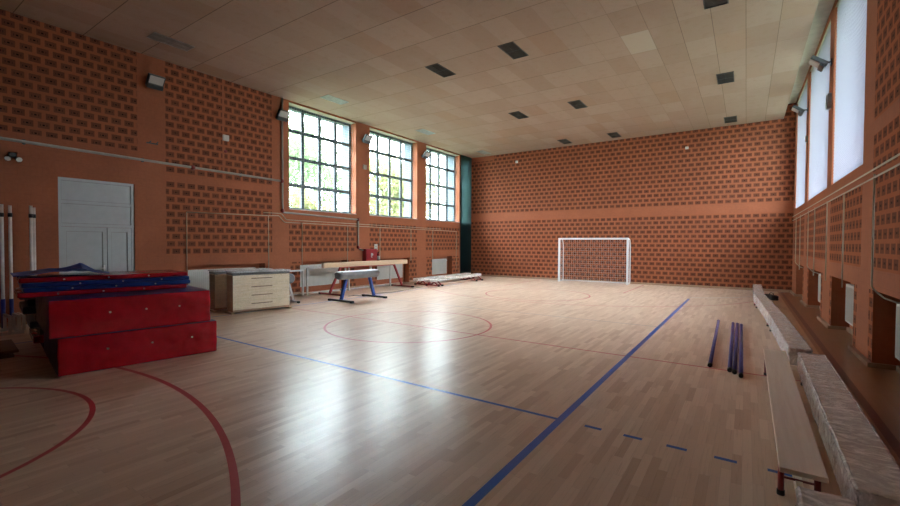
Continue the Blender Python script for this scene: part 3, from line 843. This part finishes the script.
# ------------------------------------------------------------------ vaulting boxes
def vaulting_box(loc, rz, label, film=True):
    t = thing('vaulting_box', label, 'vaulting box', loc, rz, 'wooden vaulting boxes')
    Lb, D = 1.46, .40
    for k in range(4):
        bm = newbm(); z0, z1 = .10+.215*k, .10+.215*(k+1)-.004
        zc = (z0+z1)/2+.02
        # long sides with a hand slot each
        for xs in (-.012, -D-.006):
            x0, x1 = xs, xs+.018
            box(bm, x0, x1, 0, .45, z0, z1); box(bm, x0, x1, 1.0, Lb, z0, z1)
            box(bm, x0, x1, .45, 1.0, z0, zc-.012); box(bm, x0, x1, .45, 1.0, zc+.012, z1)
        box(bm, -D+.012, -.012, 0, .02, z0, z1, 1); box(bm, -D+.012, -.012, Lb-.02, Lb, z0, z1, 1)
        box(bm, -D+.05, -.06, .1, Lb-.1, z0, z1, 2)
        mk('section', bm, [M['ply'], M['plyside'], M['brownw']], t)
    bm = newbm(); box(bm, -D, .0, 0.0, Lb, .05, .10); mk('plinth', bm, M['plyside'], t)
    for yy in (-.05, Lb-.03):
        bm = newbm(); box(bm, -D-.03, .04, yy, yy+.08, 0, .05); bevel(bm, .008); mk('foot', bm, M['ply'], t)
    bm = soft_box(D+.03, Lb+.03, .06, .025, 4, 0); bmesh.ops.translate(bm, verts=bm.verts, vec=(-D/2, Lb/2, .965)); mk('padded_top', bm, M['leather'], t)
    if film:
        bm = soft_box(D+.05, Lb+.04, .98, .02, 18, .006, None, 3, 6); bmesh.ops.translate(bm, verts=bm.verts, vec=(-D/2, Lb/2, .09)); mk('stretch_film', bm, M['filmlight'], t)
        bm = soft_box(D+.07, Lb+.05, .02, .006, 22, .018, None, 5, 14)
        bmesh.ops.translate(bm, verts=bm.verts, vec=(-D/2, Lb/2, 1.04)); mk('loose_film', bm, M['film'], t)
    return t
vr = -math.atan2(.23, 1.44)
vaulting_box((-10.47, 5.77, 0), vr, 'pale plywood vaulting box wrapped in film, in front, with four hand slots')
vaulting_box((-11.19, 5.70, 0), vr, 'second vaulting box standing behind the front one by the radiator')

# ------------------------------------------------------------------ vaulting buck half hidden behind the boxes
t = thing('vaulting_buck', 'small grey padded vaulting buck on white feet behind the vaulting boxes', 'buck', (-11.2, 7.82, 0), math.radians(-10))
bm = newbm(); tube(bm, [(-.30,0,.74), (-.28,0,.74), (.2,0,.74), (.24,0,.74)], .15, 18, rads=[.10,.145,.145,.10]); mk('body', bm, M['leather'], t)
for s in (-1, 1):
    bm = newbm(); bar(bm, (-.05, s*.05, .64), (-.05+.0, s*.22, .06), .05, .05); mk('leg', bm, M['steelw'], t)
    bm = newbm(); bar(bm, (-.35, s*.22, .035), (.22, s*.22, .035), .05, .04); ft = mk('foot_bar', bm, M['steelw'], t)
    bm = newbm(); box(bm, .22, .30, s*.22-.035, s*.22+.035, 0.0, .06); bevel(bm, .01); mk('rubber_foot', bm, M['black'], ft)

# ------------------------------------------------------------------ white tubular frames by the wall
def frame_stand(loc, w, hgt, label, mid=False):
    t = thing('training_hurdle_frame', label, 'frame', loc, 0, 'white tubular frames along the left wall')
    bm = newbm(); bar(bm, (0, 0, hgt-.02), (0, w, hgt-.02), .05, .045); mk('top_rail', bm, M['steelw'], t)
    ys = [.025, w-.025] + ([w/2] if mid else [])
    for yy in ys:
        wd = .05 if yy != w/2 else .09
        bm = newbm(); bar(bm, (0, yy, 0), (0, yy, hgt-.04), wd, .05); mk('leg', bm, M['steelw'], t)
    for yy in (.025, w-.025):
        bm = newbm(); bar(bm, (-.02, yy, .025), (-.3, yy, .025), .04, .04); mk('foot', bm, M['steelw'], t)
    bm = newbm(); bar(bm, (-.3, 0, .025), (-.3, w, .025), .04, .04); mk('floor_rail', bm, M['steelw'], t)
    return t
frame_stand((-12.30, 7.55, 0), 1.66, .88, 'white tubular metal frame right behind the vaulting boxes')
frame_stand((-12.30, 9.34, 0), 1.75, .92, 'white tubular metal frame under the near end of the high balance beam')
frame_stand((-12.30, 11.2, 0), 2.35, .93, 'wider white tubular metal frame with a middle leg behind the grey horse', True)

# ------------------------------------------------------------------ high balance beam
t = thing('balance_beam', 'high wooden balance beam on slanted red legs along the left wall', 'balance beam', (-11.76, 11.75, 0))
bm = newbm(); box(bm, -.06, .06, -2.17, 2.17, .94, 1.115); bevel(bm, .012); mk('beam', bm, M['beamw'], t)
for s in (-1, 1):
    bm = newbm(); box(bm, -.055, .055, s*2.17-.006, s*2.17+.006, .95, 1.105); mk('end_cap', bm, M['pine'], t)
    bm = newbm(); bar(bm, (0, s*1.88, .06), (0, s*1.40, .93), .07, .06); mk('leg', bm, M['redp'], t)
    bm = newbm(); bar(bm, (-.52, s*1.86, .035), (.60, s*1.86, .035), .07, .05); ft = mk('foot_bar', bm, M['redp'], t)
    for xx in (-.52, .60):
        bm = newbm(); box(bm, xx-.05, xx+.05, s*1.86-.045, s*1.86+.045, 0, .06); bevel(bm, .01); mk('rubber_foot', bm, M['black'], ft)
bm = newbm(); bar(bm, (0, -1.45, .92), (0, 1.45, .92), .04, .03); mk('tie_rail', bm, M['redp'], t)

# ------------------------------------------------------------------ horse
t = thing('gymnastics_horse', 'grey leather gymnastics horse on slanted blue legs with dark feet', 'gymnastics horse', (-10.13, 9.64, 0))
bm = newbm(); n = 26; prof = []
rings = []
for i in range(17):
    u = -1+2*i/16; y = u*.86
    e = 1-.30*max(0, (abs(u)-.93)/.07)**2; zb = .655+.03*u*u-.01
    w = .175*e; hh = .13*e; zc = .80
    ring_ = []
    for k in range(n):
        a = 2*PI*k/n; c_, s_ = math.cos(a), math.sin(a)
        px = w*math.copysign(abs(c_)**.55, c_); pz = hh*math.copysign(abs(s_)**.7, s_)
        if s_ < 0: px *= .86
        ring_.append(bm.verts.new((px, y, zc+pz)))
    rings.append(ring_)
for A, B in zip(rings, rings[1:]):
    for k in range(n):
        f = bm.faces.new((A[k], A[(k+1)%n], B[(k+1)%n], B[k])); f.smooth = True
        f.material_index = 1 if all(v.co.z > .895 for v in f.verts) else 0
bm.faces.new(rings[0]); bm.faces.new(rings[-1])
mk('body', bm, [M['leather'], M['leathertop']], t)
for s in (-1, 1):
    bm = newbm(); bar(bm, (0, s*.70, .06), (0, s*.50, .69), .09, .07); mk('leg', bm, M['bluep'], t)
    bm = newbm(); bar(bm, (-.50, s*.72, .04), (.50, s*.72, .04), .08, .05); ft = mk('foot_bar', bm, M['darkgrey'], t)
    for xx in (-.49, .49):
        bm = newbm(); box(bm, xx-.05, xx+.05, s*.72-.05, s*.72+.05, 0, .065); bevel(bm, .012); mk('rubber_foot', bm, M['black'], ft)
bm = newbm(); box(bm, -.15, .15, -.10, .10, 0, .02); bevel(bm, .006)
o = mk('floor_plate', bm, M['white']); o.location = (-10.9, 10.35, 0); tag(o, 'small white plate lying on the floor behind the far foot of the horse', 'plate')
bm = newbm(); tube(bm, rounded([(-11.0, 10.0, .008), (-10.85, 10.9, .008), (-10.6, 11.9, .008), (-10.75, 12.9, .008), (-10.95, 14.0, .008)], .3), .007, 6)
o = mk('floor_cable', bm, M['darkgrey']); tag(o, 'thin dark cable lying on the floor beside the high balance beam', 'cable')

# ------------------------------------------------------------------ low wrapped beams, far left
def low_beam(loc, rz, label):
    t = thing('low_balance_beam', label, 'balance beam', loc, rz, 'low wrapped balance beams')
    Lb = 4.3
    bm = newbm(); box(bm, -.13, .13, 0, Lb, .20, .30); bevel(bm, .01); mk('beam', bm, M['beamw'], t)
    for yy in (.35, .62, Lb-.75, Lb-.2):
        bm = newbm(); bar(bm, (-.30, yy, .045), (.30, yy, .045), .05, .04); fb = mk('foot_bar', bm, M['redp'], t)
        bm = newbm(); bar(bm, (-.25, yy, .05), (-.06, yy, .20), .035, .035); bar(bm, (.25, yy, .05), (.06, yy, .20), .035, .035); mk('strut', bm, M['redp'], t)
        for xx in (-.31, .31):
            bm = newbm(); box(bm, xx-.04, xx+.04, yy-.04, yy+.04, 0, .07); bevel(bm, .01); mk('rubber_foot', bm, M['black'], fb)
    bm = newbm(); bar(bm, (.0, .35, .06), (0, Lb-.2, .06), .05, .04); mk('floor_rail', bm, M['pine'], t)
    bm = soft_box(.30, Lb+.06, .13, .02, 26, .016, None, 4, 7); bmesh.ops.translate(bm, verts=bm.verts, vec=(0, Lb/2, .19)); mk('stretch_film', bm, M['film'], t)
    return t
low_beam((-10.80, 14.15, 0), math.radians(1.5), 'low film-wrapped balance beam on red feet, the one nearer the goal')
low_beam((-11.45, 14.2, 0), math.radians(1.5), 'low film-wrapped balance beam on red feet, the one closer to the radiators')

# ------------------------------------------------------------------ benches by the right wall
def bench(loc, rz, L_, W_, Hh, label, wrapped=True, seed=0, group=None, inset=.28):
    """origin: near left corner on the floor; x to the right, y away"""
    t = thing('gym_bench', label, 'bench', loc, rz, group)
    th = .035
    bm = newbm(); box(bm, 0, W_, 0, L_, Hh-th, Hh); bevel(bm, .005); mk('seat', bm, M['pine'], t)
    for yy in (inset, L_-inset):
        bm = newbm(); tube(bm, rounded([(.025, yy, .03), (.025, yy, Hh-th-.018), (W_-.025, yy, Hh-th-.018), (W_-.025, yy, .03)], .05), .019, 10)
        tube(bm, [(.03, yy, .13), (W_-.03, yy, .13)], .009, 8)
        lg = mk('leg_frame', bm, M['redc'], t)
        for xx in (.025, W_-.025):
            bm = newbm(); tube(bm, [(xx, yy, 0), (xx, yy, .035)], .024, 10); mk('rubber_foot', bm, M['black'], lg)
    bm = newbm(); box(bm, W_/2-.02, W_/2+.02, .10, L_-.10, .05, .13); mk('balance_rail', bm, M['pine'], t)
    if wrapped:
        bm = soft_box(W_+.03, L_+.03, Hh-.10 if seed != 9 else Hh-.03, .018, 24, .012, None, seed, 9)
        bmesh.ops.translate(bm, verts=bm.verts, vec=(W_/2, L_/2, .115 if seed != 9 else .04)); mk('stretch_film', bm, M['film'], t)
    return t
GB = 'gym benches along the right wall'
bench((.205, 3.58, 0), math.radians(-.3), 4.0, .25, .31, 'unwrapped pale pine gym bench on red tubular legs', False, 0, GB)
bench((.56, 3.42, 0), math.radians(-.6), 3.9, .26, .35, 'film-wrapped bench directly right of the unwrapped bench', True, 1, GB)
bench((.52, 7.62, 0), math.radians(1.6), 3.75, .235, .35, 'film-wrapped bench beyond the unwrapped one, second of the wrapped row', True, 2, GB)
bench((.405, 11.48, 0), math.radians(2.6), 3.75, .23, .35, 'film-wrapped bench third in the row towards the far wall', True, 3, GB)
bench((.215, 15.32, 0), math.radians(-.3), 3.9, .23, .35, 'film-wrapped bench at the end of the row nearest the far wall', True, 4, GB)
bench((.20, -.70, 0), math.radians(-1.2), 3.95, .235, .35, 'film-wrapped bench end in the foreground at the bottom edge', True, 9, GB)
bench((.64, -.70, 0), math.radians(0), 3.95, .24, .35, 'film-wrapped bench end in the bottom right corner', True, 6, GB)

# blue foam poles ---------------------------------------------------
for i, (x0, y0, x1, y1, w) in enumerate(((-.41, 7.32, -.50, 11.7, 'lying apart on the left'), (-.165, 7.20, -.215, 11.55, 'leftmost of the three close together'), (-.105, 7.12, -.135, 11.5, 'between the other two of the close trio'), (-.03, 6.98, -.06, 11.4, 'rightmost, nearest the benches'))):
    t = thing('foam_pole', 'long purple-blue pole on the floor, %s' % w, 'pole', (x0, y0, .0285), math.atan2(-(x1-x0), y1-y0), 'purple-blue poles on the floor')
    Lp = math.hypot(x1-x0, y1-y0)
    bm = newbm(); tube(bm, [(0, .03, 0), (0, Lp, 0)], .026, 14); mk('tube', bm, M['purple'], t)
    bm = newbm(); tube(bm, [(0, -.03, 0), (0, .05, 0)], .0285, 14); mk('end_cap', bm, M['black'], t)
    bm = newbm(); tube(bm, [(0, Lp-.03, 0), (0, Lp+.02, 0)], .0285, 14); mk('end_cap', bm, M['purple'], t)
# black bag
t = thing('sports_bag', 'small black bag lying on the floor beside the far benches', 'bag', (.70, 17.6, 0), .35)
bm = soft_box(.20, .62, .16, .05, 6, .03, None, 2, 6); mk('body', bm, M['dirt'], t)
bm = newbm(); tube(bm, rounded([(0, -.15, .15), (.02, -.1, .22), (.02, .1, .22), (0, .15, .15)], .05), .012, 8); mk('handle', bm, M['dirt'], t)
# white cord across the floor
bm = newbm(); tube(bm, rounded([(-1.55, 16.5, .004), (-.9, 16.9, .004), (-.2, 17.6, .004), (.25, 18.3, .004)], .3), .008, 6)
tag(mk('white_cord', bm, M['goalw']), 'thin white cord lying on the floor between the blue line and the far benches', 'cord')

# ------------------------------------------------------------------ outside
bm = newbm(); box(bm, -60, XL-.85, -40, 70, -.9, -.5); box(bm, 2.8, 50, -40, 70, -.9, -.5)
struct('outside_ground', bm, M['grass'])
def tree(loc, hgt, r, mat, label, seed):
    rnd = random.Random(seed)
    t = thing('tree', label, 'tree', loc, 0, 'trees outside the left windows')
    bm = newbm(); top = Vector((rnd.uniform(-.5,.5), rnd.uniform(-.5,.5), hgt*.8))
    tube(bm, [(0,0,0), (top.x*.3, top.y*.3, hgt*.35), (top.x, top.y, hgt*.8)], .2, 10, rads=[.24, .17, .05])
    cent = []
    for k in range(9):
        a = rnd.uniform(0, 2*PI); z0 = hgt*rnd.uniform(.35, .7); q = Vector((math.cos(a)*r*.7, math.sin(a)*r*.7, z0+hgt*rnd.uniform(.05, .2)))
        s0 = Vector((top.x*z0/hgt, top.y*z0/hgt, z0)); tube(bm, [s0, s0.lerp(q, .5)+Vector((0,0,.15)), q], .05, 6, rads=[.07, .045, .02]); cent.append(q)
    mk('trunk', bm, M['bark'], t)
    bm = newbm()
    cent.append(Vector((top.x, top.y, hgt*.85)))
    for k in range(4200):
        c_ = rnd.choice(cent); v = Vector([rnd.gauss(0, 1) for _ in range(3)]); v = v.normalized()*rnd.random()**.45*r*.55
        p = c_+v; p.z = max(p.z, hgt*.18)
        e = Euler([rnd.uniform(0, PI) for _ in range(3)]).to_matrix(); s = rnd.uniform(.09, .19)
        vs = [bm.verts.new(p+e@Vector(q)*s) for q in ((-1,0,0), (0,-.5,.1), (1,0,0), (0,.5,.1))]; bm.faces.new(vs)
    f = mk('foliage', bm, mat, t); f['kind'] = 'stuff'
tree((-22.5, 17.0, -.5), 10.5, 3.0, M['leafa'], 'bushy green tree outside the first left window', 3)
tree((-20.5, 21.5, -.5), 8.5, 2.4, M['leafb'], 'yellow-green tree outside between the first and second left windows', 5)
tree((-24.0, 27.0, -.5), 10.0, 3.0, M['leafb'], 'yellowish tree outside the second left window', 8)
tree((-22.5, 34.0, -.5), 13, 4.2, M['leafa'], 'tall green tree outside the third left window', 11)
tree((-19.5, 14.2, -.5), 5.2, 1.7, M['leafb'], 'low yellow tree closest outside the first left window', 13)

# ------------------------------------------------------------------ light
w = bpy.data.worlds.new('overcast'); bpy.context.scene.world = w; w.use_nodes = True
nt = w.node_tree
for n in list(nt.nodes): nt.nodes.remove(n)
o_ = nt.nodes.new('ShaderNodeOutputWorld'); bg = nt.nodes.new('ShaderNodeBackground'); nt.links.new(bg.outputs[0], o_.inputs[0])
tc = nt.nodes.new('ShaderNodeTexCoord'); sx = nt.nodes.new('ShaderNodeSeparateXYZ'); nt.links.new(tc.outputs['Generated'], sx.inputs[0])
rp = nt.nodes.new('ShaderNodeValToRGB'); nt.links.new(sx.outputs[2], rp.inputs[0])
rp.color_ramp.elements[0].position = 0; rp.color_ramp.elements[0].color = (.44, .54, .60, 1)
rp.color_ramp.elements[1].position = .6; rp.color_ramp.elements[1].color = (1.22, 1.31, 1.40, 1)
nt.links.new(rp.outputs[0], bg.inputs[0]); bg.inputs[1].default_value = 9.0

# ------------------------------------------------------------------ camera
f_px, yaw, pitch, roll = 432.03, math.radians(34.425), math.radians(1.227), math.radians(.274)
F = Vector((-math.sin(yaw)*math.cos(pitch), math.cos(yaw)*math.cos(pitch), -math.sin(pitch)))
R_ = Vector((math.cos(yaw), math.sin(yaw), 0)); U = R_.cross(F)
R2 = math.cos(roll)*R_ + math.sin(roll)*U; U2 = -math.sin(roll)*R_ + math.cos(roll)*U
cam = bpy.data.cameras.new('camera'); co = bpy.data.objects.new('camera', cam); C.objects.link(co)
mat = Matrix((R2, U2, -F)).transposed().to_4x4(); mat.translation = Vector((0, 0, 1.78)); co.matrix_world = mat
cam.sensor_width = 36; cam.sensor_fit = 'HORIZONTAL'; cam.lens = f_px*36/900; cam.clip_start = .05; cam.clip_end = 300
sc = bpy.context.scene; sc.camera = co
sc.view_settings.view_transform = 'Standard'; sc.view_settings.look = 'None'; sc.view_settings.gamma = 1
sc.view_settings.use_curve_mapping = False; sc.view_settings.exposure = 2.25
sc.cycles.max_bounces = 10; sc.cycles.diffuse_bounces = 7; sc.cycles.transparent_max_bounces = 24
sc.cycles.use_denoising = True; sc.cycles.sample_clamp_indirect = 8
